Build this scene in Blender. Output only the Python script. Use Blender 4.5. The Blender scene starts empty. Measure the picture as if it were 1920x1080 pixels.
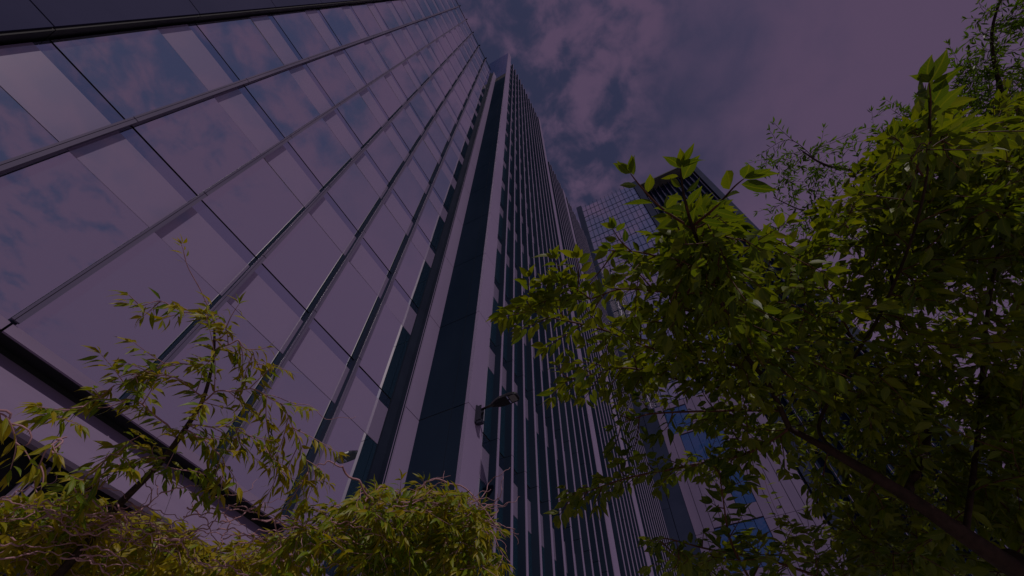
import bpy, math, random
import numpy as np
from mathutils import Vector

# ------------------------------------------------------------------ camera
scene = bpy.context.scene
FPX, AZ, PITCH, ROLL = 858.835, 0.4952488, 0.9878258, 0.0149607
Fv = Vector((math.cos(AZ)*math.cos(PITCH), math.sin(AZ)*math.cos(PITCH), math.sin(PITCH)))
R0 = Vector((math.sin(AZ), -math.cos(AZ), 0)); U0 = R0.cross(Fv)
Rv = R0*math.cos(ROLL) + U0*math.sin(ROLL); Uv = Rv.cross(Fv)
cam = bpy.data.objects.new('camera', bpy.data.cameras.new('camera'))
scene.collection.objects.link(cam)
from mathutils import Matrix
cam.matrix_world = Matrix(((Rv.x, Uv.x, -Fv.x, 0), (Rv.y, Uv.y, -Fv.y, 0), (Rv.z, Uv.z, -Fv.z, 0), (0, 0, 0, 1)))
cam.data.sensor_width = 36.0
cam.data.lens = FPX/1920*36.0
cam.data.clip_start = 0.02
cam.data.clip_end = 3000
scene.camera = cam
GZ = -1.6                                  # the ground; the camera is at eye height above it

def at(px, py, d):                         # a point seen at a pixel, d metres away
    v = Fv*FPX + Rv*(px-960) - Uv*(py-540)
    return v.normalized()*d

# ------------------------------------------------------------------ light
SUN = Vector((-0.50, -0.60, 0.72)).normalized()
EL = math.asin(SUN.z); ROT = math.atan2(SUN.x, SUN.y)
sl = bpy.data.lights.new('sun', 'SUN'); sl.energy = 2.0; sl.angle = math.radians(0.5); sl.color = (1.0, 0.88, 0.86)
so = bpy.data.objects.new('sun', sl); scene.collection.objects.link(so)
so.rotation_euler = SUN.to_track_quat('Z', 'Y').to_euler()

world = bpy.data.worlds.new("World"); scene.world = world; world.use_nodes = True
nt = world.node_tree; nt.nodes.clear()
def N(t, ty, **kw):
    n = t.nodes.new(ty)
    for k, v in kw.items():
        if k in n.inputs.keys(): n.inputs[k].default_value = v
        else: setattr(n, k, v)
    return n
def Lk(t, a, b): t.links.new(a, b)
sky = N(nt, 'ShaderNodeTexSky', sky_type='NISHITA', sun_disc=False, sun_elevation=EL, sun_rotation=ROT)
tint = N(nt, 'ShaderNodeMix', data_type='RGBA', blend_type='MULTIPLY'); tint.inputs[0].default_value = 1
Lk(nt, sky.outputs[0], tint.inputs[6]); tint.inputs[7].default_value = (0.25, 0.23, 0.30, 1)
geo = N(nt, 'ShaderNodeTexCoord')
sep = N(nt, 'ShaderNodeSeparateXYZ'); Lk(nt, geo.outputs['Generated'], sep.inputs[0])
zz = N(nt, 'ShaderNodeMath', operation='MAXIMUM'); Lk(nt, sep.outputs[2], zz.inputs[0]); zz.inputs[1].default_value = 0.06
dx = N(nt, 'ShaderNodeMath', operation='DIVIDE'); Lk(nt, sep.outputs[0], dx.inputs[0]); Lk(nt, zz.outputs[0], dx.inputs[1])
dy = N(nt, 'ShaderNodeMath', operation='DIVIDE'); Lk(nt, sep.outputs[1], dy.inputs[0]); Lk(nt, zz.outputs[0], dy.inputs[1])
cmb = N(nt, 'ShaderNodeCombineXYZ'); Lk(nt, dx.outputs[0], cmb.inputs[0]); Lk(nt, dy.outputs[0], cmb.inputs[1])
n1 = N(nt, 'ShaderNodeTexNoise', Scale=13.0, Detail=5.0, Roughness=0.55, Distortion=0.25)
n2 = N(nt, 'ShaderNodeTexNoise', Scale=1.6, Detail=3.0, Roughness=0.5, Distortion=0.1)
Lk(nt, cmb.outputs[0], n1.inputs['Vector']); Lk(nt, cmb.outputs[0], n2.inputs['Vector'])
# distance from a clear patch of blue: the veil thickens towards the sun side
def madd(src, mul, add):
    m = N(nt, 'ShaderNodeMath', operation='MULTIPLY_ADD'); Lk(nt, src, m.inputs[0]); m.inputs[1].default_value = mul; m.inputs[2].default_value = add; return m.outputs[0]
def add2(a, b):
    m = N(nt, 'ShaderNodeMath', operation='ADD'); Lk(nt, a, m.inputs[0]); Lk(nt, b, m.inputs[1]); return m.outputs[0]
uu = add2(madd(dx.outputs[0], 0.6, 0.0), madd(dy.outputs[0], -1.0, 0.0))
def smst(src, a, b, lo=0.0, hi=1.0):
    m = N(nt, 'ShaderNodeMapRange', interpolation_type='SMOOTHSTEP'); Lk(nt, src, m.inputs[0])
    for i_, v_ in enumerate((a, b, lo, hi)): m.inputs[i_+1].default_value = v_
    return m.outputs[0]
def mul2(a, b):
    m = N(nt, 'ShaderNodeMath', operation='MULTIPLY'); Lk(nt, a, m.inputs[0]); Lk(nt, b, m.inputs[1]); return m.outputs[0]
soft = mul2(smst(uu, 0.2, 0.42), smst(dx.outputs[0], 0.0, 0.2))
veil = N(nt, 'ShaderNodeMapRange', interpolation_type='SMOOTHSTEP')    # -y side
Lk(nt, uu, veil.inputs[0]); veil.inputs[1].default_value = 0.42; veil.inputs[2].default_value = 0.85; veil.inputs[3].default_value = 0.0; veil.inputs[4].default_value = 0.26
s1 = madd(mul2(madd(n1.outputs[0], 1.25, -0.625), madd(soft, -0.85, 1.0)), 1.0, 0.625); s1 = add2(s1, madd(soft, -0.06, 0.0)); s2 = madd(n2.outputs[0], 0.6, 0.01)
vx = N(nt, 'ShaderNodeMapRange', interpolation_type='SMOOTHSTEP'); Lk(nt, dx.outputs[0], vx.inputs[0]); vx.inputs[1].default_value = -0.5; vx.inputs[2].default_value = 0.15
vm_ = N(nt, 'ShaderNodeMath', operation='MULTIPLY'); Lk(nt, veil.outputs[0], vm_.inputs[0]); Lk(nt, vx.outputs[0], vm_.inputs[1])
tot = add2(add2(s1, s2), vm_.outputs[0])
cm = N(nt, 'ShaderNodeMapRange', interpolation_type='SMOOTHSTEP'); Lk(nt, tot, cm.inputs[0])
cm.inputs[1].default_value = 0.78; cm.inputs[2].default_value = 1.12; cm.inputs[3].default_value = 0.12; cm.inputs[4].default_value = 1.0
mixc = N(nt, 'ShaderNodeMix', data_type='RGBA'); Lk(nt, cm.outputs[0], mixc.inputs[0])
vmin = N(nt, 'ShaderNodeVectorMath', operation='MINIMUM'); Lk(nt, tint.outputs[2], vmin.inputs[0]); vmin.inputs[1].default_value = (0.38, 0.48, 1.1)
Lk(nt, vmin.outputs[0], mixc.inputs[6]); mixc.inputs[7].default_value = (1.02, 0.675, 1.26, 1)
bg = N(nt, 'ShaderNodeBackground', Strength=0.15); Lk(nt, mixc.outputs[2], bg.inputs[0])
wo = N(nt, 'ShaderNodeOutputWorld'); Lk(nt, bg.outputs[0], wo.inputs[0])

scene.view_settings.view_transform = 'Standard'; scene.view_settings.look = 'None'
scene.view_settings.exposure = -0.8; scene.view_settings.gamma = 1.0
scene.cycles.max_bounces = 8; scene.cycles.caustics_reflective = False; scene.cycles.caustics_refractive = False; scene.cycles.transmission_bounces = 6

# ------------------------------------------------------------------ helpers
col = scene.collection
def tag(o, label=None, cat=None, group=None, kind=None):
    if label: o['label'] = label
    if cat: o['category'] = cat
    if group: o['group'] = group
    if kind: o['kind'] = kind
    return o
def empty(name, loc, label, cat, group=None):
    o = bpy.data.objects.new(name, None); col.objects.link(o); o.location = loc; o.empty_display_size = 0.3
    return tag(o, label, cat, group)

class MB:
    def __init__(s): s.v = []; s.f = []; s.mi = []
    def quad(s, a, b, c, d, m=0):
        i = len(s.v); s.v += [tuple(a), tuple(b), tuple(c), tuple(d)]; s.f.append((i, i+1, i+2, i+3)); s.mi.append(m); return s
    def box(s, x0, x1, y0, y1, z0, z1, m=0):
        i = len(s.v)
        s.v += [(x0,y0,z0),(x1,y0,z0),(x1,y1,z0),(x0,y1,z0),(x0,y0,z1),(x1,y0,z1),(x1,y1,z1),(x0,y1,z1)]
        for q in ((0,3,2,1),(4,5,6,7),(0,1,5,4),(1,2,6,5),(2,3,7,6),(3,0,4,7)):
            s.f.append(tuple(i+k for k in q)); s.mi.append(m)
        return s
    def prism(s, prof, x0, x1, m=0):        # profile of (y, z) swept along x
        n = len(prof); i = len(s.v)
        s.v += [(x0, y, z) for y, z in prof] + [(x1, y, z) for y, z in prof]
        for k in range(n):
            j = (k+1) % n; s.f.append((i+k, i+j, i+n+j, i+n+k)); s.mi.append(m)
        s.f.append(tuple(i+k for k in range(n))[::-1]); s.mi.append(m)
        s.f.append(tuple(i+n+k for k in range(n))); s.mi.append(m)
        return s
    def tube(s, pts, rad, sides=6, m=0):
        pts = [Vector(p) for p in pts]; n = len(pts)
        if n < 2: return s
        base = len(s.v); up = Vector((0.3, 0.2, 0.93))
        prev = None
        for k in range(n):
            t = (pts[min(k+1, n-1)] - pts[max(k-1, 0)])
            if t.length < 1e-9: t = Vector((0, 0, 1))
            t.normalize()
            if prev is None:
                a = t.cross(up)
                if a.length < 1e-3: a = t.cross(Vector((1, 0, 0)))
            else:
                a = prev - t*prev.dot(t)
                if a.length < 1e-6: a = t.cross(up)
            a.normalize(); prev = a; b = t.cross(a)
            r = rad[k] if hasattr(rad, '__len__') else rad
            for j in range(sides):
                an = 2*math.pi*j/sides
                s.v.append(tuple(pts[k] + a*(math.cos(an)*r) + b*(math.sin(an)*r)))
        for k in range(n-1):
            for j in range(sides):
                j2 = (j+1) % sides
                s.f.append((base+k*sides+j, base+k*sides+j2, base+(k+1)*sides+j2, base+(k+1)*sides+j)); s.mi.append(m)
        s.f.append(tuple(base+j for j in range(sides))[::-1]); s.mi.append(m)
        s.f.append(tuple(base+(n-1)*sides+j for j in range(sides))); s.mi.append(m)
        return s
    def build(s, name, mats, parent=None, smooth=False, bevel=0):
        me = bpy.data.meshes.new(name); 
        off = Vector(parent.location) if parent else Vector((0, 0, 0))
        if parent and parent.parent: off = Vector(parent.matrix_world.translation)
        me.from_pydata([(x-off.x, y-off.y, z-off.z) for x, y, z in s.v], [], s.f)
        if not isinstance(mats, (list, tuple)): mats = [mats]
        for m in mats: me.materials.append(m)
        me.polygons.foreach_set('material_index', s.mi)
        if smooth: me.polygons.foreach_set('use_smooth', [True]*len(s.f))
        o = bpy.data.objects.new(name, me); col.objects.link(o)
        if parent: o.parent = parent
        if bevel:
            b = o.modifiers.new('bevel', 'BEVEL'); b.width = bevel; b.segments = 2; b.limit_method = 'ANGLE'
        return o

# ------------------------------------------------------------------ materials
def mat(name):
    m = bpy.data.materials.new(name); m.use_nodes = True; t = m.node_tree; t.nodes.clear()
    o = N(t, 'ShaderNodeOutputMaterial'); return m, t, o
def noise_col(t, c0, c1, scale, stretch=(1, 1, 1), detail=4, lo=0.35, hi=0.65):
    tc = N(t, 'ShaderNodeTexCoord'); mp = N(t, 'ShaderNodeMapping'); mp.inputs['Scale'].default_value = stretch
    Lk(t, tc.outputs['Object'], mp.inputs[0])
    nz = N(t, 'ShaderNodeTexNoise', Scale=scale, Detail=detail, Roughness=0.6); Lk(t, mp.outputs[0], nz.inputs['Vector'])
    mr = N(t, 'ShaderNodeMapRange'); Lk(t, nz.outputs[0], mr.inputs[0]); mr.inputs[1].default_value = lo; mr.inputs[2].default_value = hi
    mx = N(t, 'ShaderNodeMix', data_type='RGBA'); Lk(t, mr.outputs[0], mx.inputs[0]); mx.inputs[6].default_value = (*c0, 1); mx.inputs[7].default_value = (*c1, 1)
    return mx.outputs[2], nz.outputs[0]
def bump(t, src, strength, dist, bsdf):
    b = N(t, 'ShaderNodeBump', Strength=strength, Distance=dist); Lk(t, src, b.inputs['Height']); Lk(t, b.outputs[0], bsdf.inputs['Normal'])
def simple(name, c0, c1, rough=0.4, metal=0.0, spec=0.5, scale=0.6, stretch=(1, 1, 1), bmp=0.0, coat=0.0):
    m, t, o = mat(name); c, nz = noise_col(t, c0, c1, scale, stretch)
    p = N(t, 'ShaderNodeBsdfPrincipled', Roughness=rough, Metallic=metal); p.inputs['Specular IOR Level'].default_value = spec
    p.inputs['Coat Weight'].default_value = coat; p.inputs['Coat Roughness'].default_value = 0.08
    Lk(t, c, p.inputs['Base Color']); Lk(t, p.outputs[0], o.inputs[0])
    if bmp: bump(t, nz, bmp, 0.01, p)
    return m
def glass(name, base, refl, fac, wav=0.02, wscale=0.5, rough=0.01):
    m, t, o = mat(name)
    p = N(t, 'ShaderNodeBsdfPrincipled', Roughness=0.35); p.inputs['Base Color'].default_value = (*base, 1)
    g = N(t, 'ShaderNodeBsdfGlossy', Roughness=rough); g.inputs['Color'].default_value = (*refl, 1)
    tc = N(t, 'ShaderNodeTexCoord'); nz = N(t, 'ShaderNodeTexNoise', Scale=wscale, Detail=1.5); Lk(t, tc.outputs['Object'], nz.inputs['Vector'])
    b = N(t, 'ShaderNodeBump', Strength=wav, Distance=0.1); Lk(t, nz.outputs[0], b.inputs['Height']); Lk(t, b.outputs[0], g.inputs['Normal'])
    lw = N(t, 'ShaderNodeLayerWeight', Blend=0.35)
    mr = N(t, 'ShaderNodeMapRange'); Lk(t, lw.outputs['Facing'], mr.inputs[0]); mr.inputs[3].default_value = fac; mr.inputs[4].default_value = min(1, fac+0.3)
    mx = N(t, 'ShaderNodeMixShader'); Lk(t, mr.outputs[0], mx.inputs[0]); Lk(t, p.outputs[0], mx.inputs[1]); Lk(t, g.outputs[0], mx.inputs[2])
    Lk(t, mx.outputs[0], o.inputs[0]); return m

M = {}
M['glass'] = glass('coated_window_glass', (0.012, 0.08, 0.13), (1.0, 1.0, 1.0), 0.82)
M['glass_strip'] = glass('tinted_edge_glass', (0.03, 0.045, 0.09), (0.78, 0.83, 0.95), 0.68)
M['glass_c'] = glass('pale_window_glass', (0.22, 0.18, 0.32), (0.95, 0.97, 1.0), 0.55, wav=0.05, wscale=1.5)
M['glass_blue'] = glass('blue_window_glass', (0.008, 0.05, 0.13), (0.3, 0.52, 0.85), 0.45, wav=0.05, wscale=1.5)
M['glass_roof'] = glass('blue_parapet_glass', (0.02, 0.035, 0.08), (0.45, 0.55, 0.75), 0.5, wav=0.05)
M['spandrel'] = glass('pale_spandrel_glass', (0.29, 0.235, 0.38), (0.97, 0.98, 1.0), 0.18, wav=0.03)
M['pale'] = simple('pale_painted_aluminium', (0.26, 0.205, 0.345), (0.30, 0.24, 0.39), 0.5, 0, 0.25, 0.35, (1, 1, 0.25), bmp=0.02)
M['fascia'] = simple('pale_fascia_metal', (0.25, 0.195, 0.31), (0.31, 0.24, 0.37), 0.4, 0.0, 0.5, 0.8, (0.4, 1, 2.2), bmp=0.04)
M['mullion'] = simple('grey_blue_anodised_mullion', (0.032, 0.040, 0.075), (0.045, 0.054, 0.095), 0.9, 0.0, 0.0, 1.5, (1, 1, 0.2))
M['dark'] = simple('dark_blue_metal_cladding', (0.012, 0.022, 0.042), (0.021, 0.034, 0.062), 0.9, 0.0, 0.0, 0.25, (1, 1, 0.35), bmp=0.02)
M['frame'] = simple('dark_violet_frame_panel', (0.04, 0.043, 0.10), (0.052, 0.053, 0.12), 0.7, 0.0, 0.05, 0.25, bmp=0.02)
M['finside'] = simple('dark_fin_metal', (0.016, 0.026, 0.050), (0.024, 0.036, 0.064), 0.9, 0.0, 0.0, 0.5, (1, 1, 0.2))
M['black'] = simple('black_lining_and_shade', (0.004, 0.005, 0.008), (0.007, 0.008, 0.012), 0.7)
M['louvre'] = simple('black_louvre_metal', (0.02, 0.02, 0.03), (0.03, 0.03, 0.04), 0.35, 0.4)
M['jamb'] = simple('dark_jamb_metal', (0.014, 0.02, 0.04), (0.02, 0.028, 0.052), 0.8, 0.0, 0.1, 0.8)
M['glass_b'] = glass('teal_strip_glass', (0.010, 0.07, 0.12), (0.95, 0.98, 1.0), 0.6)
M['capgrey'] = simple('mauve_grey_mullion_cap', (0.12, 0.105, 0.18), (0.16, 0.135, 0.22), 0.5, 0.0, 0.2, 1.2, (1, 1, 0.3))
M['gasket'] = simple('black_rubber_gasket', (0.003, 0.004, 0.008), (0.006, 0.007, 0.012), 0.8)
M['cline'] = simple('deep_blue_grid_mullion', (0.012, 0.03, 0.075), (0.016, 0.04, 0.09), 0.7, 0.0, 0.1)
M['ribback'] = simple('deep_blue_ribbed_cladding', (0.012, 0.022, 0.05), (0.018, 0.03, 0.065), 0.8, 0.0, 0.05)
M['cfin'] = simple('pale_vertical_panel', (0.20, 0.16, 0.28), (0.25, 0.195, 0.33), 0.35, 0.1, 0.5, 0.5, (1, 1, 0.2))
M['cdark'] = simple('slate_blue_column_cladding', (0.025, 0.034, 0.075), (0.035, 0.045, 0.095), 0.65, 0.0, 0.1, 0.5)
M['roof'] = simple('grey_roof_membrane', (0.08, 0.08, 0.09), (0.12, 0.12, 0.13), 0.8)
M['lamp'] = simple('black_powder_coated_aluminium', (0.010, 0.009, 0.010), (0.016, 0.014, 0.015), 0.35, 0.2)
M['bracket'] = simple('dark_steel_bracket', (0.02, 0.022, 0.04), (0.03, 0.033, 0.055), 0.4, 0.4)
M['lens'] = simple('frosted_lamp_lens', (0.18, 0.17, 0.17), (0.26, 0.24, 0.24), 0.25, 0, 0.5, 60)
M['clip'] = simple('bright_steel_clip', (0.4, 0.42, 0.7), (0.5, 0.52, 0.8), 0.3, 0.3)
M['paving'] = simple('pale_granite_paving', (0.36, 0.34, 0.31), (0.45, 0.43, 0.40), 0.7, 0, 0.4, 3, bmp=0.1)
M['bark'] = simple('red_brown_cherry_bark', (0.022, 0.010, 0.008), (0.05, 0.024, 0.02), 0.75, 0, 0.3, 30, (1, 1, 1), bmp=0.6)
M['barkw'] = simple('grey_brown_willow_bark', (0.030, 0.018, 0.014), (0.07, 0.045, 0.035), 0.75, 0, 0.3, 40, bmp=0.5)
M['twig'] = simple('pinkish_willow_twig_bark', (0.38, 0.19, 0.21), (0.52, 0.30, 0.34), 0.6, 0, 0.4, 30, bmp=0.3)
M['twigr'] = simple('red_cherry_twig_bark', (0.07, 0.022, 0.012), (0.12, 0.04, 0.025), 0.6, 0, 0.4, 30)

def leafmat(name, cdark, cmid, clight, trans, transw=0.45, gloss=0.4):
    m, t, o = mat(name)
    at_ = N(t, 'ShaderNodeAttribute', attribute_name='leaf'); sp = N(t, 'ShaderNodeSeparateColor'); Lk(t, at_.outputs[0], sp.inputs[0])
    cr = N(t, 'ShaderNodeValToRGB'); e = cr.color_ramp.elements
    e[0].position = 0.0; e[0].color = (*cdark, 1); e[1].position = 1.0; e[1].color = (*clight, 1)
    k = e.new(0.55); k.color = (*cmid, 1)
    Lk(t, sp.outputs[0], cr.inputs[0])
    # midrib (G = distance from the midrib) and side veins (B = along)
    rib = N(t, 'ShaderNodeMapRange'); Lk(t, sp.outputs[1], rib.inputs[0]); rib.inputs[1].default_value = 0.0; rib.inputs[2].default_value = 0.14; rib.inputs[3].default_value = 0.55; rib.inputs[4].default_value = 0.0
    a = N(t, 'ShaderNodeMath', operation='MULTIPLY_ADD'); Lk(t, sp.outputs[2], a.inputs[0]); a.inputs[1].default_value = 55.0
    b = N(t, 'ShaderNodeMath', operation='MULTIPLY'); Lk(t, sp.outputs[1], b.inputs[0]); b.inputs[1].default_value = -16.0; Lk(t, b.outputs[0], a.inputs[2])
    sn = N(t, 'ShaderNodeMath', operation='SINE'); Lk(t, a.outputs[0], sn.inputs[0])
    vm = N(t, 'ShaderNodeMapRange'); Lk(t, sn.outputs[0], vm.inputs[0]); vm.inputs[1].default_value = 0.75; vm.inputs[2].default_value = 1.0; vm.inputs[4].default_value = 0.22
    ad = N(t, 'ShaderNodeMath', operation='MAXIMUM'); Lk(t, rib.outputs[0], ad.inputs[0]); Lk(t, vm.outputs[0], ad.inputs[1])
    mx = N(t, 'ShaderNodeMix', data_type='RGBA'); Lk(t, ad.outputs[0], mx.inputs[0]); Lk(t, cr.outputs[0], mx.inputs[6]); mx.inputs[7].default_value = (clight[0]*1.25, clight[1]*1.2, clight[2]*1.5+0.002, 1)
    p = N(t, 'ShaderNodeBsdfPrincipled', Roughness=0.42); p.inputs['Specular IOR Level'].default_value = gloss
    Lk(t, mx.outputs[2], p.inputs['Base Color'])
    bp = N(t, 'ShaderNodeBump', Strength=0.25, Distance=0.002); Lk(t, ad.outputs[0], bp.inputs['Height']); Lk(t, bp.outputs[0], p.inputs['Normal'])
    tr = N(t, 'ShaderNodeBsdfTranslucent'); ml = N(t, 'ShaderNodeMix', data_type='RGBA', blend_type='MULTIPLY'); ml.inputs[0].default_value = 1
    Lk(t, mx.outputs[2], ml.inputs[6]); ml.inputs[7].default_value = (*trans, 1); Lk(t, ml.outputs[2], tr.inputs[0])
    ms = N(t, 'ShaderNodeMixShader'); ms.inputs[0].default_value = transw
    Lk(t, p.outputs[0], ms.inputs[1]); Lk(t, tr.outputs[0], ms.inputs[2]); Lk(t, ms.outputs[0], o.inputs[0])
    return m
M['leafc'] = leafmat('cherry_leaf', (0.040, 0.080, 0.006), (0.100, 0.150, 0.006), (0.19, 0.215, 0.005), (1.9, 1.8, 0.8), 0.45, 0.45)
M['leafw'] = leafmat('willow_leaf', (0.060, 0.13, 0.006), (0.150, 0.245, 0.005), (0.36, 0.29, 0.004), (1.8, 1.75, 0.6), 0.36, 0.45)
M['leafd'] = leafmat('fine_dark_leaf', (0.03, 0.065, 0.006), (0.06, 0.115, 0.006), (0.13, 0.18, 0.006), (1.7, 1.8, 0.8), 0.55)

# ------------------------------------------------------------------ setting
g = MB().quad((-900, -900, GZ), (900, -900, GZ), (900, 900, GZ), (-900, 900, GZ)).build('ground', M['paving']); tag(g, kind='structure')

# ------------------------------------------------------------------ the main tower
PH = 4.035; J0 = 4.33
rnd = random.Random(5)
tower = empty('glass_tower', (2, 9, GZ), 'tall tower with a mirrored glass wall on the left and close vertical fins', 'office tower')
XA = [-2.90, -1.38, 0.19, 1.76, 3.36, 4.98, 6.52]
TOPA = 62.9; YG = 7.05
NF = 15
def pane(mb, x0, x1, y, z0, z1, jig, m=0, th=0.02):
    a, b, c, d = [rnd.uniform(-jig*2.2, jig*2.2) for _ in range(4)]
    mb.quad((x0, y+a, z0), (x1, y+b, z0), (x1, y+c, z1), (x0, y+a+c-b, z1), m)
# core, a little behind the glass
MB().box(-9.0, 7.3, YG+0.12, 15.0, GZ, TOPA-0.1).box(7.52, 18.45, 5.75, 15.0, GZ, 81.2).box(7.3, 7.52, 7.4, 15, GZ, TOPA-0.1).build('core', M['black'], tower)
MB().box(-9.0, 7.25, YG+0.06, 15.0, TOPA+0.02, TOPA+0.10).build('roof', M['roof'], tower)
zs = [J0 + PH*k for k in range(NF+1)]
for c in range(6):
    x0, x1 = XA[c]+0.035, XA[c+1]-0.035
    lo = 0
    for k in range(-1 if c == 5 else 0, NF):
        zb = J0 + PH*k; zt = min(zb+PH, TOPA)
        if zt-zb < 0.6: continue
        gz = min(zb+2.63, zt); w = MB(); pane(w, x0, x1, YG, zb+0.02, gz-0.004, 0.0025)
        w.box(x0, x1, YG+0.012, YG+0.05, zb+0.02, gz-0.01, 1); w.build('window', [M['glass'], M['black']], tower)
        if gz < zt-0.2:
            s = MB(); s.box(x0, x1, YG-0.004, YG+0.04, gz+0.004, zt-0.33, 0); s.box(x0, x1, YG+0.006, YG+0.04, zt-0.33, zt-0.02, 1)
            s.build('spandrel_panel', [M['spandrel'], M['glass_strip']], tower)
jm = MB()
for k in range(NF+1): jm.box(XA[0], XA[-1], YG+0.02, YG+0.09, zs[k]-0.02, zs[k]+0.02)
jm.build('floor_joint', M['gasket'], tower)
# vertical mullions: cap, body and thin gasket line, joints at every floor
for c in range(1, 6):
    x = XA[c]; m = MB()
    zlo = J0 if c < 5 else GZ+0.2
    k = 0; z = zlo
    ends = [zz_ for zz_ in zs if zz_ > zlo+0.1] + [TOPA+0.35]
    for ze in ends:
        m.box(x-0.035, x+0.035, YG-0.15, YG+0.06, z, ze-0.02, 0)
        m.box(x-0.05, x-0.018, YG-0.18, YG-0.15, z, ze-0.02, 1)
        m.box(x-0.010, x+0.05, YG-0.18, YG-0.15, z, ze-0.02, 1)
        m.box(x-0.018, x-0.010, YG-0.165, YG-0.15, z, ze-0.02, 2)
        m.box(x+0.036, x+0.041, YG-0.148, YG+0.0, z, ze-0.02, 1)  # pale plate added to lighten the side turned from the sun
        m.box(x-0.03, x+0.03, YG-0.14, YG+0.04, ze-0.02, ze, 2)
        z = ze
    m.build('mullion', [M['mullion'], M['capgrey'], M['gasket']], tower)
# pilaster at the right end of the mirrored wall
px0, px1 = 6.90, 7.52
p = MB(); z = GZ+0.1
for ze in [J0-PH] + zs + [TOPA+0.1]:
    if ze <= z: continue
    p.box(px0, px1, 6.86, 6.90, z+0.012, ze-0.012, 0); p.box(px0+0.01, px1-0.01, 6.90, YG+0.3, z+0.012, ze-0.012, 1); z = ze
p.build('corner_pilaster', [M['pale'], M['jamb']], tower)
MB().box(px0+0.02, px1-0.02, 6.88, YG+0.28, GZ+0.1, TOPA).build('joint_lining', M['gasket'], tower)
# dark jamb with thin rails between last pane and pilaster
jb = MB(); jb.box(6.52, 6.80, YG-0.02, YG+0.2, GZ, TOPA, 0)
for i in range(3): jb.box(6.80+0.034*i, 6.815+0.034*i, 6.87, YG+0.2, GZ, TOPA, 1 if i == 3 else 0)
jb.box(6.868, 6.884, 6.862, 6.869, GZ, TOPA, 1).box(6.80, 6.816, 6.862, 6.869, GZ, TOPA, 1)
jb.build('jamb', [M['jamb'], M['pale']], tower)
# dark frame at the left end, proud of the glass
fr = []
z = GZ
for ze in [J0-PH] + zs:
    if ze <= z: continue
    for xx0, xx1 in ((-5.9, -2.955), (-9.0, -5.92)):
        fp = MB(); fp.box(xx0, xx1, 6.80, 6.9, z+0.015, ze-0.015); 
        if ze < 40: fp.build('frame_panel', M['frame'], tower)
    z = ze
rv = MB(); z = GZ
for ze in [J0-PH] + zs:
    if ze <= z: continue
    rv.box(-2.99, -2.91, 6.83, YG+0.1, z+0.01, ze-0.01, 0); z = ze
rv.build('reveal', M['black'], tower)
MB().box(-9.0, -2.99, 6.9, YG+0.1, GZ, TOPA).build('frame_backing', M['gasket'], tower)
# return wall of dark cladding
XR = 7.56
cl = [J0-PH] + zs
ysp = [5.46, 5.80, 7.02]
z = GZ
for ze in cl:
    if ze > 63.2: break
    for (ya, yb) in ((5.42, 5.80), (5.815, 6.99)):
        MB().box(XR-0.05, XR, ya, yb, z+0.014, ze-0.014).build('cladding_panel', M['dark'], tower)
    z = ze
MB().box(XR-0.02, XR+0.05, 5.40, 7.0, GZ, 81).build('cladding_backing', M['gasket'], tower)
# blue glazed top of the return, above the roof of the mirrored half
for (ya, yb) in ((5.42, 6.1), (6.115, 6.8), (6.815, 7.6), (7.615, 8.9)):
    MB().box(XR-0.05, XR-0.01, ya, yb, 63.2, 73.3).box(XR-0.05, XR-0.01, ya, yb, 73.33, 83.9).build('parapet_glass', M['glass_roof'], tower)
# corner strip
cs = MB(); z = GZ
for ze in cl + [zs[-1]+PH*i for i in range(1, 5)] + [84.0]:
    cs.box(XR-0.05, 8.30, 5.30, 5.41, z+0.01, ze-0.01); z = ze
cs.build('corner_strip', M['pale'], tower)
MB().box(XR-0.03, 8.28, 5.33, 5.9, GZ, 83.9).build('strip_backing', M['gasket'], tower)
# finned half
YB = 5.56; FX = [9.15+0.84*k for k in range(11)]
nfB = 20
edges = [8.34] + FX
for b in range(11):
    x0 = edges[b]+ (0.0 if b == 0 else 0.05); x1 = edges[b+1]-0.0
    rest = MB()
    for k in range(-1, nfB-1):
        zb = J0+PH*k+ (0.0 if True else 0); zt = min(zb+PH, 81.0)
        if zt-zb < 1: continue
        w = MB() if b < 4 else rest
        pane(w, x0, x1, YB, zb+0.02, zb+2.63, 0.002, 0); w.box(x0, x1, YB-0.004, YB+0.03, zb+2.634, zt-0.45, 1)
        w.box(x0, x1, YB+0.004, YB+0.03, zt-0.45, zt-0.03, 2); w.box(x0, x1, YB+0.015, YB+0.06, zt-0.03, zt+0.02, 3)
        if b < 4: w.build('window', [M['glass_b'], M['spandrel'], M['glass_strip'], M['gasket']], tower)
    if b >= 4: rest.build('window_strip', [M['glass_b'], M['spandrel'], M['glass_strip'], M['gasket']], tower)
for k, x in enumerate(FX + [18.42]):
    w = MB(); z = GZ
    wd = 0.05 if k < 11 else 0.75
    for ze in cl + [zs[-1]+PH*i for i in range(1, 4)] + [81.9 if k < 11 else 82.2]:
        w.box(x-0.02, x+wd, 5.32, YB+0.2, z+0.008, ze-0.008, 0)
        w.box(x-0.03, x+wd+0.01, 5.295, 5.32, z+0.008, ze-0.008, 1); z = ze
    w.build('fin' if k < 11 else 'edge_strip', [M['finside'], M['pale']], tower)
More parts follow.
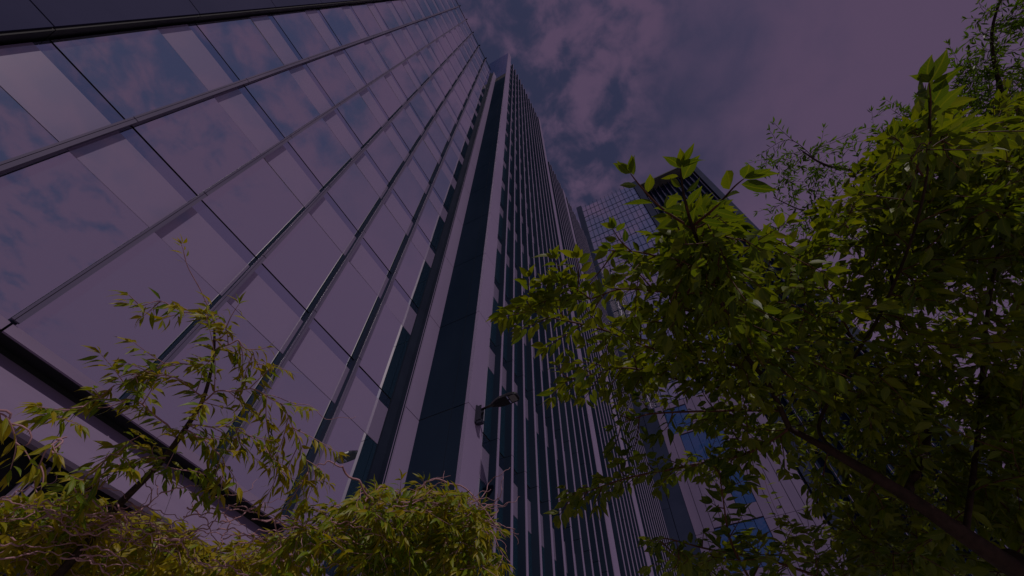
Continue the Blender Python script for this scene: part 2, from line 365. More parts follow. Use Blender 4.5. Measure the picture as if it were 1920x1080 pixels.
# lower wing further right, same plane
wx = [19.25]; 
MB().box(18.5, 33.4, 5.75, 15, GZ, 61.6).build('wing_core', M['black'], tower)
fx2 = [20.1, 20.85, 21.6, 22.35, 23.1, 23.85, 24.55, 26.3, 27.05, 27.8, 28.55, 29.3, 30.05, 30.8, 31.55, 32.3, 33.1]
for k, x in enumerate(fx2):
    big = (k == 6); top = 62.6 + (0.6 if k % 2 else 0); wd = 0.9 if big else 0.05
    w = MB(); z = GZ
    for ze in [c_ for c_ in cl if c_ < 60] + [top]:
        w.box(x-0.02, x+wd, 5.32, YB+0.2, z+0.008, ze-0.008, 0)
        w.box(x-0.03, x+wd+0.01, 5.295, 5.32, z+0.008, ze-0.008, 1); z = ze
    w.build('edge_strip' if big else 'fin', [M['finside'], M['pale']], tower)
for a, b in ((19.2, 24.5), (25.5, 33.4)):
    w = MB()
    for k in range(-1, 14):
        zb = J0+PH*k; x = a
        while x < b-0.1:
            xe = min(x+0.75, b)
            pane(w, x, xe-0.02, YB, zb+0.02, zb+2.63, 0.002, 0); w.box(x, xe-0.02, YB-0.004, YB+0.03, zb+2.634, zb+PH-0.45, 1)
            w.box(x, xe-0.02, YB+0.004, YB+0.03, zb+PH-0.45, zb+PH-0.03, 2); x = xe
    w.build('window_wall', [M['glass_b'], M['spandrel'], M['glass_strip']], tower)
# ledge, fascia and louvred recess below the mirrored wall
lx = 5.02
segs = [(-9.0, -3.2), (-3.18, -1.40), (-1.38, 0.185), (0.20, 1.755), (1.77, 3.355), (3.37, lx)]
lg = MB()
for a, b in segs: lg.prism([(6.90, 4.17), (6.94, 4.17), (7.10, 4.30), (6.90, 4.30)], a+0.006, b-0.006)
lg.build('ledge', M['fascia'], tower)
MB().box(-9.0, lx, 6.945, 7.6, 4.172, 4.178).box(-9.0, lx, 7.15, 7.6, 4.178, 4.3).build('soffit', M['black'], tower)  # shade of the unlit underside is put into the black colour
for a, b in ((-9, -5.2), (-5.19, -3.6), (-3.59, -1.95), (-1.94, -0.26), (-0.25, 1.43), (1.44, 3.02), (3.03, lx-0.02)):
    MB().prism([(7.20, 4.165), (6.80, 3.34), (6.83, 3.30), (6.93, 3.30), (7.30, 4.165)], a, b).build('fascia_panel', M['fascia'], tower)
rc = MB(); rc.box(-9, lx, 7.5, 7.7, GZ, 3.9).build('recess_wall', M['black'], tower)
for k in range(14):
    z = 3.05-0.17*k
    MB().prism([(7.16, z-0.05), (7.36, z+0.05), (7.36, z+0.07), (7.16, z-0.03)], -9, lx-0.1).build('louvre', M['louvre'], tower)
for x in (-1.75, 1.55, 3.1, -5.0):
    MB().box(x, x+0.05, 7.00, 7.14, GZ, 3.28, 0).box(x+0.09, x+0.13, 7.00, 7.14, GZ, 3.28, 0).box(x+0.05, x+0.09, 7.03, 7.12, GZ, 3.28, 1).build('post', [M['fascia'], M['cdark']], tower)

# ------------------------------------------------------------------ the second tower
t2 = empty('office_block', (40, -4, GZ), 'second tower further back on the right, pale blue gridded glass beside dark ribbed cladding', 'office tower')
XC = 36.0; TC = 79.3
MB().box(XC+0.15, 52, -5.75, 5.9, GZ, 78.0).box(XC+2.4, 52, -15.6, -5.75, GZ, 77.2).build('core', M['black'], t2)
MB().box(XC+0.3, 52, -15.4, 5.7, 78.0, 78.3).build('roof', M['roof'], t2)
for (ya, yb) in ((5.05, 6.0),):
    w = MB(); z = GZ
    for ze in cl + [zs[-1]+PH*i for i in (1, 2, 3)] + [79.5]:
        w.box(XC-0.25, XC+0.3, ya, yb, z+0.01, ze-0.01); z = ze
    w.build('corner_column', M['cdark'], t2)
w = MB(); z = GZ
for ze in cl + [zs[-1]+PH*i for i in (1, 2, 3)] + [79.3]:
    w.box(XC-0.25, XC+2.5, -5.72, -4.75, z+0.01, ze-0.01); z = ze
w.build('corner_column', M['cdark'], t2)
ys = [5.05-0.7475*k for k in range(14)]        # to -4.67
GB = 30.3
cnt = 0; rest = MB()
floors = [(GB + PH*k) for k in range(12)]
for k, zb in enumerate(floors[::-1]):
    for j in range(13):
        ya, yb = ys[j+1]+0.035, ys[j]-0.035
        w = MB() if cnt < 100 else rest
        x = XC + rnd.uniform(-0.004, 0.004); e = rnd.uniform(-0.004, 0.004)
        for (za, zt) in ((zb+0.05, zb+2.35), (zb+2.45, zb+PH-0.05)):
            w.quad((x, yb, za), (x+e, ya, za), (x+e, ya, zt), (x, yb, zt), 0)
        if cnt < 100: w.build('window', [M['glass_c']], t2)
        cnt += 1
o = rest.build('window_row', [M['glass_c']], t2); o['kind'] = 'stuff'
for j in range(14):
    MB().box(XC-0.10, XC+0.1, ys[j]-0.03, ys[j]+0.03, GB, TC+0.15).build('grid_mullion', M['cline'], t2)
w = MB()
for zb in floors:
    w.box(XC-0.03, XC+0.1, -4.7, 5.05, zb-0.07, zb+0.05); w.box(XC-0.02, XC+0.1, -4.7, 5.05, zb+2.35, zb+2.45)
w.build('transom', M['cline'], t2)
# lower part: pale vertical panels and blue windows
MB().box(XC-0.02, XC+0.1, -4.7, 5.05, GZ, GB-0.1).build('backing', M['cline'], t2)
blue = {(3.0, 1)}
wins = [(2.0, -0.95, 23.7, 26.6), (0.35, -1.1, 19.4, 22.6), (3.2, 1.0, 26.8, 29.6), (2.4, -0.9, 15.2, 18.3)]
yk = 3.80
MB().box(XC-0.2, XC-0.02, 3.83, 5.0, GZ, 22.7).box(XC-0.2, XC-0.02, 3.83, 5.0, 22.73, GB-0.1).build('corner_cladding', M['cdark'], t2)
j = 0
while yk > -4.6:
    ya = yk-0.66; cuts = [(z0, z1) for (yh, yl, z0, z1) in wins if yk-0.3 < yh+0.3 and yk-0.3 > yl-0.1]
    zlist = []; z = GZ
    brk = sorted(cuts)
    for z0, z1 in brk:
        zlist.append((z, z0)); z = z1
        MB().quad((XC-0.06, yk, z0+.05), (XC-0.06, ya, z0+.05), (XC-0.06, ya, z1-.05), (XC-0.06, yk, z1-.05)).build('blue_window', M['glass_blue'], t2)
    zlist.append((z, GB-0.12))
    for z0, z1 in zlist:
        zz_ = z0
        while zz_ < z1-0.05:
            zn = min(z1, (math.floor((zz_+0.01-18.1+40*4.7)/4.7)+1)*4.7+18.1-40*4.7)
            MB().prism([(ya, zz_+0.015), (yk, zz_+0.015), (yk, zn-0.015), (ya, zn-0.015)], XC-0.14, XC-0.03).build('vertical_panel', M['cfin'], t2); zz_ = zn
    yk -= 0.70; j += 1
# recessed ribbed part with bright outer edge
MB().box(XC+2.3, XC+2.4, -15.3, -5.7, GZ, 78.15).build('backing', M['ribback'], t2)
y = -6.2
while y > -14.6:
    MB().box(XC+1.95, XC+2.3, y-0.06, y+0.06, GZ, 78.0+0.2).build('rib', [M['cline']], t2)
    MB().box(XC+1.90, XC+1.95, y-0.075, y-0.035, GZ, 78.2).build('rib_edge', [M['cfin']], t2)
    y -= 0.83
MB().box(XC+1.7, XC+2.6, -15.65, -14.85, GZ, 78.6).build('outer_column', M['cdark'], t2)
MB().box(XC+1.9, XC+2.5, -15.75, -15.655, GZ, 78.5).build('outer_edge', M['glass_blue'], t2)

# ------------------------------------------------------------------ wall lamp
lp = empty('street_lamp', (7.93, 5.295, 8.1), 'black flat LED street lamp on a short arm bracketed to the pale corner strip', 'street lamp')
MB().box(7.86, 8.02, 5.255, 5.295, 7.98, 8.55).box(7.86, 7.875, 5.12, 5.255, 8.02, 8.5).box(8.005, 8.02, 5.12, 5.255, 8.02, 8.5).box(7.88, 8.0, 5.08, 5.25, 7.93, 8.02).build('bracket', M['bracket'], lp, bevel=0.004)
MB().tube([(7.94, 5.2, 8.40), (7.94, 5.02, 8.42), (7.94, 4.78, 8.44)], [0.032, 0.032, 0.045], 12).build('arm', M['lamp'], lp, smooth=True)
hd = MB(); prof = [(4.85, 0.05), (4.78, 0.075), (4.70, 0.12), (4.60, 0.155), (4.35, 0.165), (4.16, 0.15), (4.09, 0.12), (4.06, 0.07)]
top_ = [(7.94-w_, y_, 8.47) for y_, w_ in prof] + [(7.94+w_, y_, 8.47) for y_, w_ in prof[::-1]]
bot_ = [(x_, y_, 8.405) for x_, y_, _ in top_]; cap_ = [(7.94+(x_-7.94)*0.8, 4.45+(y_-4.45)*0.85, 8.52) for x_, y_, _ in top_]
n_ = len(top_); hd.v = bot_+top_+cap_
for k in range(n_):
    j_ = (k+1) % n_; hd.f += [(k, j_, n_+j_, n_+k), (n_+k, n_+j_, 2*n_+j_, 2*n_+k)]; hd.mi += [0, 0]
hd.f += [tuple(range(n_))[::-1], tuple(range(2*n_, 3*n_))]; hd.mi += [0, 0]
head = hd.build('lamp_head', M['lamp'], lp, bevel=0.006)
rim = MB(); 
for a_ in range(n_):
    p0, p1 = bot_[a_], bot_[(a_+1) % n_]; rim.tube([p0, p1], 0.008, 6)
rim.build('rim', M['bracket'], lp)
MB().box(7.82, 8.06, 4.115, 4.29, 8.396, 8.404).build('lens', M['lens'], lp, bevel=0.003)
MB().box(7.80, 7.91, 4.315, 4.345, 8.396, 8.404).box(7.96, 8.07, 4.315, 4.345, 8.396, 8.404).build('latch', M['clip'], lp)

# ------------------------------------------------------------------ trees
rng = np.random.default_rng(11)
class Leaves:
    def __init__(s): s.b = []; s.d = []; s.n = []; s.L = []; s.W = []; s.c = []
    def add(s, base, d, n, L, W, c): s.b.append(tuple(base)); s.d.append(tuple(d)); s.n.append(tuple(n)); s.L.append(L); s.W.append(W); s.c.append(c)
    def build(s, name, m, parent, curl=0.18, prof=None):
        B = np.array(s.b); D = np.array(s.d); Nn = np.array(s.n); L = np.array(s.L)[:, None]; W = np.array(s.W)[:, None]; C = np.array(s.c)
        D /= np.linalg.norm(D, axis=1, keepdims=True); S = np.cross(D, Nn); S /= (np.linalg.norm(S, axis=1, keepdims=True)+1e-9); Nn = np.cross(S, D)
        k = len(B); ts = [0.0, 0.16, 0.38, 0.62, 0.84, 1.0]; ws = prof or [0.05, 0.72, 1.0, 0.78, 0.30, 0.0]
        cu = rng.uniform(0.3, 1.7, (k, 1))*curl; tw = rng.uniform(-0.35, 0.35, (k, 1)); fold = rng.uniform(0.1, 0.45, (k, 1))
        V = []; A = []
        for t, w in zip(ts, ws):
            mid = B + D*L*t - Nn*L*cu*t*t + S*L*0.06*np.sin(t*3)*np.sign(tw)
            up = Nn + S*tw*t; V.append(mid); A.append((0.0, t))
            if 0 < t < 1:
                side = S - Nn*tw*t
                V.append(mid + side*W*0.5*w + up*W*0.5*w*fold); A.append((w, t))
                V.append(mid - side*W*0.5*w + up*W*0.5*w*fold); A.append((w, t))
        V = np.stack(V, 1); nv = V.shape[1]     # 0 base; 1,2,3 | 4,5,6 | 7,8,9 | 10,11,12 ; 13 tip
        F = [(0, 1, 2), (0, 3, 1)]
        for r in range(3):
            a = 1+3*r; F += [(a, a+3, a+4, a+1), (a, a+2, a+5, a+3)]
        F += [(10, 13, 11), (10, 12, 13)]
        faces = []
        for i in range(k):
            o = i*nv; faces += [tuple(o+q for q in f) for f in F]
        me = bpy.data.meshes.new(name); off = np.array(parent.location)
        me.from_pydata((V.reshape(-1, 3)-off).tolist(), [], faces); me.materials.append(m)
        me.polygons.foreach_set('use_smooth', [True]*len(faces))
        at_ = me.attributes.new('leaf', 'FLOAT_COLOR', 'POINT')
        colr = np.zeros((k, nv, 4), dtype=np.float32); colr[:, :, 0] = C[:, None]; colr[:, :, 3] = 1
        for j, (a, t) in enumerate(A): colr[:, j, 1] = a; colr[:, j, 2] = t
        at_.data.foreach_set('color', colr.ravel())
        o = bpy.data.objects.new(name, me); col.objects.link(o); o.parent = parent; return o

def smooth(pts, sub=6):
    P = [Vector(p) for p in pts]; out = []
    if len(P) == 2: return [P[0].lerp(P[1], i/sub) for i in range(sub+1)]
    for i in range(len(P)-1):
        p0 = P[max(i-1, 0)]; p1 = P[i]; p2 = P[i+1]; p3 = P[min(i+2, len(P)-1)]
        for s in range(sub):
            t = s/sub; out.append(0.5*((2*p1)+(p2-p0)*t+(2*p0-5*p1+4*p2-p3)*t*t+(3*p1-p0-3*p2+p3)*t**3))
    out.append(P[-1]); return out
def px_of(P):                              # where a point is seen from eye height, used to keep the crown's outline
    c = P.dot(Fv); return 960+FPX*P.dot(Rv)/max(c, 1e-3), 540-FPX*P.dot(Uv)/max(c, 1e-3)
def rv3(s): return Vector(rng.normal(0, s, 3))

class Tree:
    def __init__(s, loc, label, cat, name, leaf, bark, twig):
        s.e = empty(name, loc, label, cat); s.lv = Leaves(); s.tr = MB(); s.br = MB()
        s.nrm = Vector((-0.3, -0.75, 0.6)) if leaf is M['leafw'] else Vector((-0.12, -0.1, 1.0)); s.poly = None; s.holes = []; s.nodes = []; s.leaf = leaf; s.bark = bark; s.twig = twig
    def guide(s, pts, r0, r1, trunk=False, wob=0.0, world=()):
        P = [Vector(w) for w in world] + [at(*p) for p in pts]; S = smooth(P, 7)
        n = len(S)
        if wob:
            ph = rng.uniform(0, 6.28, 3)
            S = [p + Vector((math.sin(i*0.9+ph[0]), math.sin(i*0.8+ph[1]), math.sin(i*1.0+ph[2])))*wob*min(1, i/3) for i, p in enumerate(S)]
        R = [r0+(r1-r0)*i/(n-1) for i in range(n)]
        (s.tr if trunk else s.br).tube(S, R, 10 if trunk else 6)
        s.nodes += list(zip(S, R)); return S
    def leaves_on(s, S, step, L, W, tint, droop, start=0.0, narrow=False):
        # alternate leaves along a polyline, terminal leaf at its tip
        d = 0; side = 1; tot = sum((S[i+1]-S[i]).length for i in range(len(S)-1)); run = 0; nxt = start*tot
        for i in range(len(S)-1):
            seg = S[i+1]-S[i]; l = seg.length
            if l < 1e-6: continue
            t = seg/l
            while nxt < run+l:
                p = S[i] + t*(nxt-run)
                h = t.cross(Vector((0, 0, 1)))
                if h.length < 0.2: h = t.cross(Vector((1, 0.3, 0)))
                h.normalize()
                dirv = t*rng.uniform(0.45, 0.95) + h*side*rng.uniform(0.5, 1.0) + Vector((0, 0, -droop*rng.uniform(0.3, 1.5))) + rv3(0.22)
                nn = s.nrm + rv3(0.48)
                sc = rng.uniform(0.62, 1.12)
                pet = dirv.normalized()*0.008
                s.lv.add(p+pet, dirv, nn, L*sc, W*sc*rng.uniform(0.85, 1.1), min(1, max(0, tint+rng.normal(0, 0.2))))
                side = -side; nxt += step*rng.uniform(0.7, 1.3)
            run += l
        t = (S[-1]-S[-2]).normalized()
        for a in (-1, 0, 1):
            h = t.cross(Vector((0, 0, 1))); 
            if h.length < 0.2: h = Vector((1, 0, 0))
            s.lv.add(S[-1], t+h.normalized()*a*0.5+rv3(0.15)+Vector((0, 0, -droop*0.5)), s.nrm+rv3(0.4), L*rng.uniform(0.6, 1), W*rng.uniform(0.6, 1), min(1, max(0, tint+0.15+rng.normal(0, 0.15))))
    def spray(s, pts, r0, step, L, W, tint=0.55, droop=0.3, side=0, sidelen=0.2, wob=0.0, start=0.0):
        S = s.guide(pts, r0, 0.0012, wob=wob); s.leaves_on(S, step, L, W, tint, droop, start)
        n = len(S)
        for k in range(side):
            i = int(n*(start+ (1-start)*(k+0.6)/(side+0.5))); i = min(n-2, i); t = (S[i+1]-S[i]).normalized(); h = t.cross(Vector((0, 0, 1)))
            if h.length < .2: h = Vector((1, 0, 0))
            h.normalize(); l = sidelen*rng.uniform(0.6, 1.2)*(1-0.4*i/n)
            e = S[i] + (t*0.7 + h*(1 if k % 2 else -1)*0.9 + rv3(0.2) + Vector((0, 0, -0.1)))*l
            m_ = S[i].lerp(e, 0.5)+rv3(l*0.06); T = smooth([S[i], m_, e], 4)
            s.br.tube(T, [0.0028-0.0018*q/(len(T)-1) for q in range(len(T))], 4); s.leaves_on(T, step, L, W, tint, droop, 0.15)
    def ok(s, P):
        x, y = px_of(P); poly = s.poly
        if not poly: return True
        ins = False; j = len(poly)-1
        for i in range(len(poly)):
            (xi, yi), (xj, yj) = poly[i], poly[j]
            if (yi > y) != (yj > y) and x < (xj-xi)*(y-yi)/(yj-yi)+xi: ins = not ins
            j = i
        if not ins: return False
        return not any(((x-hx)/hr)**2+((y-hy)/hs)**2 < 1 for hx, hy, hr, hs in s.holes)
    def fill(s, blobs, step, L, W, droop, leaflen, curl=0.0, arch=0.1, maxr=0.012):
        T = []
        for (cx, cy, rx, ry, d0, d1, n, tint) in blobs:
            for _ in range(n):
                a = rng.uniform(0, 6.283); r = math.sqrt(rng.uniform(0, 1)); T.append((at(cx+rx*r*math.cos(a), cy+ry*r*math.sin(a), rng.uniform(d0, d1)), tint))
        NP = np.array([tuple(p) for p, r in s.nodes]); NR = [r for p, r in s.nodes]
        order = np.argsort([np.min(np.linalg.norm(NP-np.array(p), axis=1)) for p, _ in T])
        for q in order:
            p, tint = T[q]; dd = np.linalg.norm(NP-np.array(p), axis=1) + 0.25*(np.array([max(0.0, 0.006-r)*60 for r in NR]))
            i = int(np.argmin(dd)); b = Vector(NP[i]); v = p-b; l = v.length
            if l < 0.03 or not s.ok(p): continue
            mid = b + v*0.5 + Vector((0, 0, arch*l)) + rv3(0.07*l)
            n = max(4, min(14, int(l/0.07))); S = []
            ph = rng.uniform(0, 6.28, 2)
            for k in range(n+1):
                t = k/n; w = b*(1-t)**2+mid*2*t*(1-t)+p*t*t
                if curl: w = w + Vector((math.sin(t*14*l+ph[0]), math.cos(t*13*l+ph[1]), math.sin(t*11*l+ph[1])))*curl*min(1, 3*t)
                S.append(w)
            r0 = min(NR[i]*0.7, maxr, 0.0016+0.006*l); R = [r0+(0.0011-r0)*k/n for k in range(n+1)]
            s.br.tube(S, R, 5)
            NP = np.vstack([NP, np.array([tuple(x) for x in S[1:]])]); NR += R[1:]
            st = max(0.0, 1-leaflen/max(l, 1e-3)) if l > leaflen else 0.0
            s.leaves_on(S, step, L, W, tint, droop, st)
            for z_ in range(2):                           # short side shoots
                k = int(n*rng.uniform(0.55, 0.95)); k = min(k, n-1); t = (S[k+1]-S[k]).normalized(); e = S[k] + (t*0.5+rv3(0.5)+Vector((0, 0, -0.15)))*leaflen*0.5
                if not s.ok(e): continue
                U = smooth([S[k], S[k].lerp(e, .5)+rv3(0.01), e], 3); s.br.tube(U, [0.0018, 0.0017, 0.0016, 0.0014, 0.0013, 0.0012, 0.001][:len(U)], 4); s.leaves_on(U, step, L, W, tint, droop, 0.1)
    def done(s, curl=0.18, prof=None):
        s.tr.build('trunk', s.bark, s.e, smooth=True); s.br.build('branches', s.twig, s.e, smooth=True); s.lv.build('crown', s.leaf, s.e, curl, prof)

# --- the big tree on the right
t3 = Tree((3.1, -1.45, GZ), 'large oval-leaved tree filling the right side, thick limb from the lower right corner', 'tree', 'cherry_tree', M['leafc'], M['bark'], M['twigr'])
t3.guide([(3.1, -1.45, GZ)] and [(1990, 1130, 2.25), (1925, 1083, 2.15), (1810, 1005, 2.05), (1700, 930, 2.0), (1580, 858, 2.0), (1480, 803, 2.05)], 0.045, 0.010, True, world=[(3.1, -1.45, GZ), (2.95, -1.3, -0.5)])
t3.guide([(1480, 803, 2.05), (1440, 720, 2.0), (1388, 650, 1.8), (1335, 520, 1.5), (1300, 430, 1.32), (1283, 370, 1.22), (1276, 318, 1.16)], 0.011, 0.0016, True)
t3.guide([(1580, 858, 2.0), (1535, 800, 2.2), (1590, 690, 2.1), (1650, 590, 2.0), (1712, 440, 1.8), (1742, 300, 1.6), (1742, 190, 1.5)], 0.008, 0.0018, True)
t3.guide([(1810, 1005, 2.05), (1835, 800, 2.4), (1850, 600, 2.3), (1880, 430, 2.2), (1905, 300, 2.1)], 0.009, 0.003, True)
t3.guide([(1700, 930, 2.0), (1740, 800, 2.5), (1700, 650, 2.6), (1660, 480, 2.6), (1600, 350, 2.5)], 0.014, 0.004, True)
LC, WC = 0.058, 0.026
t3.spray([(1300, 430, 1.32), (1240, 390, 1.28), (1200, 348, 1.26), (1182, 325, 1.25)], 0.004, 0.028, 0.078, 0.032, 0.35, 0.15)
t3.spray([(1298, 425, 1.32), (1340, 390, 1.24), (1375, 352, 1.18), (1395, 335, 1.16)], 0.004, 0.03, 0.078, 0.032, 0.35, 0.15)
t3.spray([(1290, 400, 1.26), (1280, 350, 1.2), (1276, 315, 1.16)], 0.003, 0.022, 0.07, 0.03, 0.35, 0.0)
t3.spray([(1742, 240, 1.55), (1745, 190, 1.5), (1742, 155, 1.47)], 0.003, 0.02, 0.08, 0.034, 0.3, 0.0)
t3.spray([(1730, 330, 1.65), (1690, 270, 1.6), (1670, 255, 1.58)], 0.003, 0.025, LC, WC, 0.35, 0.2)
t3.spray([(1420, 690, 1.95), (1260, 665, 1.85), (1130, 618, 1.75), (1020, 592, 1.72), (1010, 585, 1.7), (985, 568, 1.7)], 0.006, 0.013, LC*1.1, WC*1.1, 0.75, 0.3, side=16, sidelen=0.2)
t3.spray([(1345, 550, 1.55), (1240, 547, 1.6), (1165, 542, 1.6), (1100, 562, 1.6), (1075, 550, 1.6), (1045, 528, 1.6)], 0.004, 0.016, LC*1.1, WC*1.1, 0.75, 0.3, side=11, sidelen=0.15)
t3.spray([(1440, 740, 2.0), (1300, 718, 1.95), (1180, 690, 1.9), (1110, 702, 1.88), (1060, 716, 1.87)], 0.006, 0.014, LC*1.1, WC*1.1, 0.7, 0.3, side=14, sidelen=0.18)
t3.spray([(1480, 803, 2.05), (1400, 850, 2.1), (1300, 872, 2.0), (1190, 893, 1.95), (1120, 915, 1.93), (1065, 937, 1.92)], 0.007, 0.012, LC*0.95, WC, 0.65, 0.3, side=20, sidelen=0.13)
t3.spray([(1460, 770, 2.1), (1360, 770, 2.0), (1230, 775, 1.9), (1190, 785, 1.88), (1150, 800, 1.86)], 0.006, 0.02, LC*1.05, WC*1.1, 0.25, 0.35, side=8, sidelen=0.2)
t3.spray([(1560, 1090, 2.3), (1440, 1050, 2.2), (1330, 1030, 2.1), (1250, 1010, 2.0), (1235, 1018, 2.0)], 0.006, 0.022, LC, WC, 0.35, 0.3, side=8, sidelen=0.2)
t3.spray([(1420, 1110, 2.1), (1372, 1020, 2.0), (1355, 930, 1.9), (1348, 872, 1.85)], 0.005, 0.014, LC*1.1, WC*1.1, 0.1, 0.25, side=6, sidelen=0.12)
t3.spray([(1335, 520, 1.5), (1230, 480, 1.45), (1170, 470, 1.45), (1140, 470, 1.45)], 0.004, 0.022, LC, WC, 0.5, 0.3, side=4, sidelen=0.12)
t3.spray([(1600, 640, 2.1), (1550, 540, 2.0), (1490, 470, 1.9), (1440, 442, 1.85)], 0.004, 0.025, LC*1.15, WC*1.15, 0.65, 0.3, side=4, sidelen=0.15)
t3.poly = [(960, 560), (1110, 520), (1190, 500), (1225, 420), (1260, 370), (1330, 380), (1400, 420), (1440, 420), (1520, 390), (1610, 310), (1650, 260), (1700, 235), (1740, 180), (1790, 205), (1830, 235), (1880, 170), (1940, 130), (2400, 50), (2400, 1500), (1190, 1500), (1200, 1010), (1330, 1000), (1300, 880), (1100, 930), (1030, 900), (1180, 860), (1120, 820), (1120, 690), (1010, 700)]
t3.holes = [(1285, 745, 60, 30), (1375, 865, 62, 40), (1425, 945, 60, 40), (1570, 485, 45, 18), (1300, 830, 50, 22), (1480, 900, 40, 30), (1130, 645, 50, 18), (1170, 570, 40, 28), (1790, 815, 40, 14), (1850, 550, 30, 12), (1860, 860, 40, 14), (1500, 430, 30, 20)]
B3 = [(1320, 440, 70, 60, 1.3, 1.8, 28, 0.54), (1290, 520, 110, 80, 1.35, 1.8, 31, 0.58), (1200, 620, 130, 55, 1.6, 2.0, 25, 0.75), (1290, 690, 130, 60, 1.8, 2.3, 26, 0.75),
      (1430, 600, 130, 110, 1.6, 2.6, 54, 0.54), (1640, 450, 120, 110, 1.7, 2.9, 56, 0.61), (1790, 330, 120, 90, 1.8, 2.8, 61, 0.58),
      (1850, 500, 150, 130, 1.8, 3.1, 99, 0.54), (1640, 640, 170, 130, 1.9, 3.2, 76, 0.75), (1480, 770, 190, 80, 2.1, 3.1, 46, 0.59),
      (1800, 820, 200, 140, 2.1, 3.3, 98, 0.62), (1560, 950, 170, 110, 2.1, 3.3, 46, 0.66), (1370, 900, 100, 70, 2.0, 2.8, 14, 0.69),
      (1330, 1030, 110, 50, 2.0, 2.6, 14, 0.66), (1760, 1000, 200, 90, 2.1, 3.3, 61, 0.62), (1890, 250, 70, 70, 2.4, 3.2, 42, 0.61), (1880, 800, 60, 150, 2.3, 3.2, 46, 0.60), (1950, 700, 120, 400, 2.2, 3.2, 61, 0.73),
      (1730, 230, 60, 60, 1.5, 2.2, 21, 0.54), (1480, 480, 80, 50, 1.8, 2.5, 12, 0.61), (1620, 300, 50, 40, 2.0, 2.8, 11, 0.54), (1650, 1130, 350, 60, 2.1, 3.0, 38, 0.66)]
t3.fill(B3, 0.0225, LC, WC, 0.3, 0.28)
t3.done(0.16)

# --- fine-leaved tree behind it
t4 = Tree((7.4, -6.5, GZ), 'fine-leaved dark tree rising behind the big tree in the upper right corner', 'tree', 'ash_tree', M['leafd'], M['bark'], M['bark'])
t4.guide([(2080, 640, 6.5), (1990, 480, 6.2), (1930, 330, 6.0), (1880, 180, 5.9), (1860, 60, 5.9), (1900, -60, 6.0)], 0.05, 0.005, True, world=[(7.4, -6.5, GZ), (6.9, -5.8, 0.8)])
t4.guide([(1990, 480, 6.2), (1800, 400, 5.6), (1640, 330, 5.2), (1550, 310, 5.0), (1500, 280, 4.9)], 0.03, 0.004, True)
t4.guide([(1930, 330, 6.0), (1820, 260, 5.8), (1700, 230, 5.5)], 0.02, 0.004, True)
t4.guide([(1800, 400, 5.6), (1650, 430, 5.3), (1520, 400, 5.0), (1450, 370, 4.9)], 0.012, 0.003)
LD, WD = 0.066, 0.016
t4.spray([(1530, 300, 5.0), (1480, 262, 4.9), (1425, 290, 4.8)], 0.004, 0.03, LD, WD, 0.4, 0.2, side=6, sidelen=0.3)
t4.fill([(1530, 310, 90, 50, 4.8, 5.4, 26, 0.4), (1480, 380, 50, 50, 4.8, 5.2, 9, 0.4), (1550, 400, 100, 60, 4.8, 5.6, 20, 0.4), (1660, 270, 60, 70, 5, 5.8, 18, 0.35),
         (1850, 150, 55, 110, 5.6, 6.2, 42, 0.5), (1900, 25, 60, 40, 5.6, 6.2, 34, 0.5), (1830, 190, 60, 60, 5.4, 6.2, 26, 0.5), (1690, 250, 60, 50, 5.2, 5.8, 16, 0.5), (1880, 170, 60, 60, 5.6, 6.2, 18, 0.5), (1890, 280, 80, 110, 5.6, 6.2, 60, 0.45), (1770, 300, 120, 90, 5.2, 6.0, 60, 0.4),
         (1800, 500, 150, 120, 5.2, 6.2, 45, 0.4), (1700, 700, 250, 150, 5.4, 6.2, 50, 0.35), (1640, 520, 120, 90, 5.2, 6.0, 25, 0.35), (1980, 200, 60, 200, 5.8, 6.5, 20, 0.4)], 0.04, LD, WD, 0.15, 0.38, arch=0.12, maxr=0.02)
t4.done(0.1, [0.05, 0.7, 1.0, 0.8, 0.35, 0.0])

# --- willows on the left
WP = [0.05, 0.6, 1.0, 0.72, 0.28, 0.0]
LW, WW = 0.095, 0.021
t1 = Tree(tuple(Vector((0.72, 2.45, GZ))), 'slender young willow leaning right across the mirrored wall, yellow-green narrow leaves', 'tree', 'willow_tree', M['leafw'], M['barkw'], M['twig'])
t1.guide([(135, 1050, 2.75), (215, 955, 2.7), (300, 868, 2.65), (350, 800, 2.6), (382, 745, 2.58), (400, 670, 2.55), (402, 605, 2.53)], 0.022, 0.004, True, world=[(0.72, 2.45, GZ), (0.76, 2.5, -0.3)])
t1.guide([(402, 605, 2.53), (378, 548, 2.52), (352, 500, 2.5), (342, 462, 2.5)], 0.003, 0.0012)
t1.spray([(350, 495, 2.5), (344, 470, 2.5), (340, 458, 2.5)], 0.0014, 0.02, 0.055, 0.015, 0.95, 0.1)
def sp(pts, n=6, l=0.2, tint=0.6, step=0.016, L=LW*0.92): t1.spray(pts, 0.004, step*1.08, L*0.84, WW*0.92, min(0.9, tint+0.12), 0.5, side=int(n*1.15), sidelen=l, wob=0.006)
sp([(402, 610, 2.53), (350, 582, 2.5), (300, 568, 2.48), (240, 573, 2.46)], 5, 0.14)
sp([(400, 660, 2.55), (440, 640, 2.5), (470, 660, 2.5), (488, 692, 2.5)], 6, 0.16, 0.75)
sp([(395, 690, 2.55), (330, 680, 2.5), (290, 690, 2.5), (250, 710, 2.5)], 5, 0.14)
sp([(385, 745, 2.58), (300, 700, 2.5), (240, 715, 2.5), (205, 730, 2.5)], 6, 0.16)
sp([(375, 755, 2.58), (430, 730, 2.5), (510, 745, 2.5), (550, 800, 2.5), (575, 870, 2.5), (582, 910, 2.5)], 11, 0.22, 0.7, 0.013)
sp([(350, 800, 2.6), (420, 800, 2.5), (490, 830, 2.5), (530, 890, 2.5)], 9, 0.2, 0.65, 0.014)
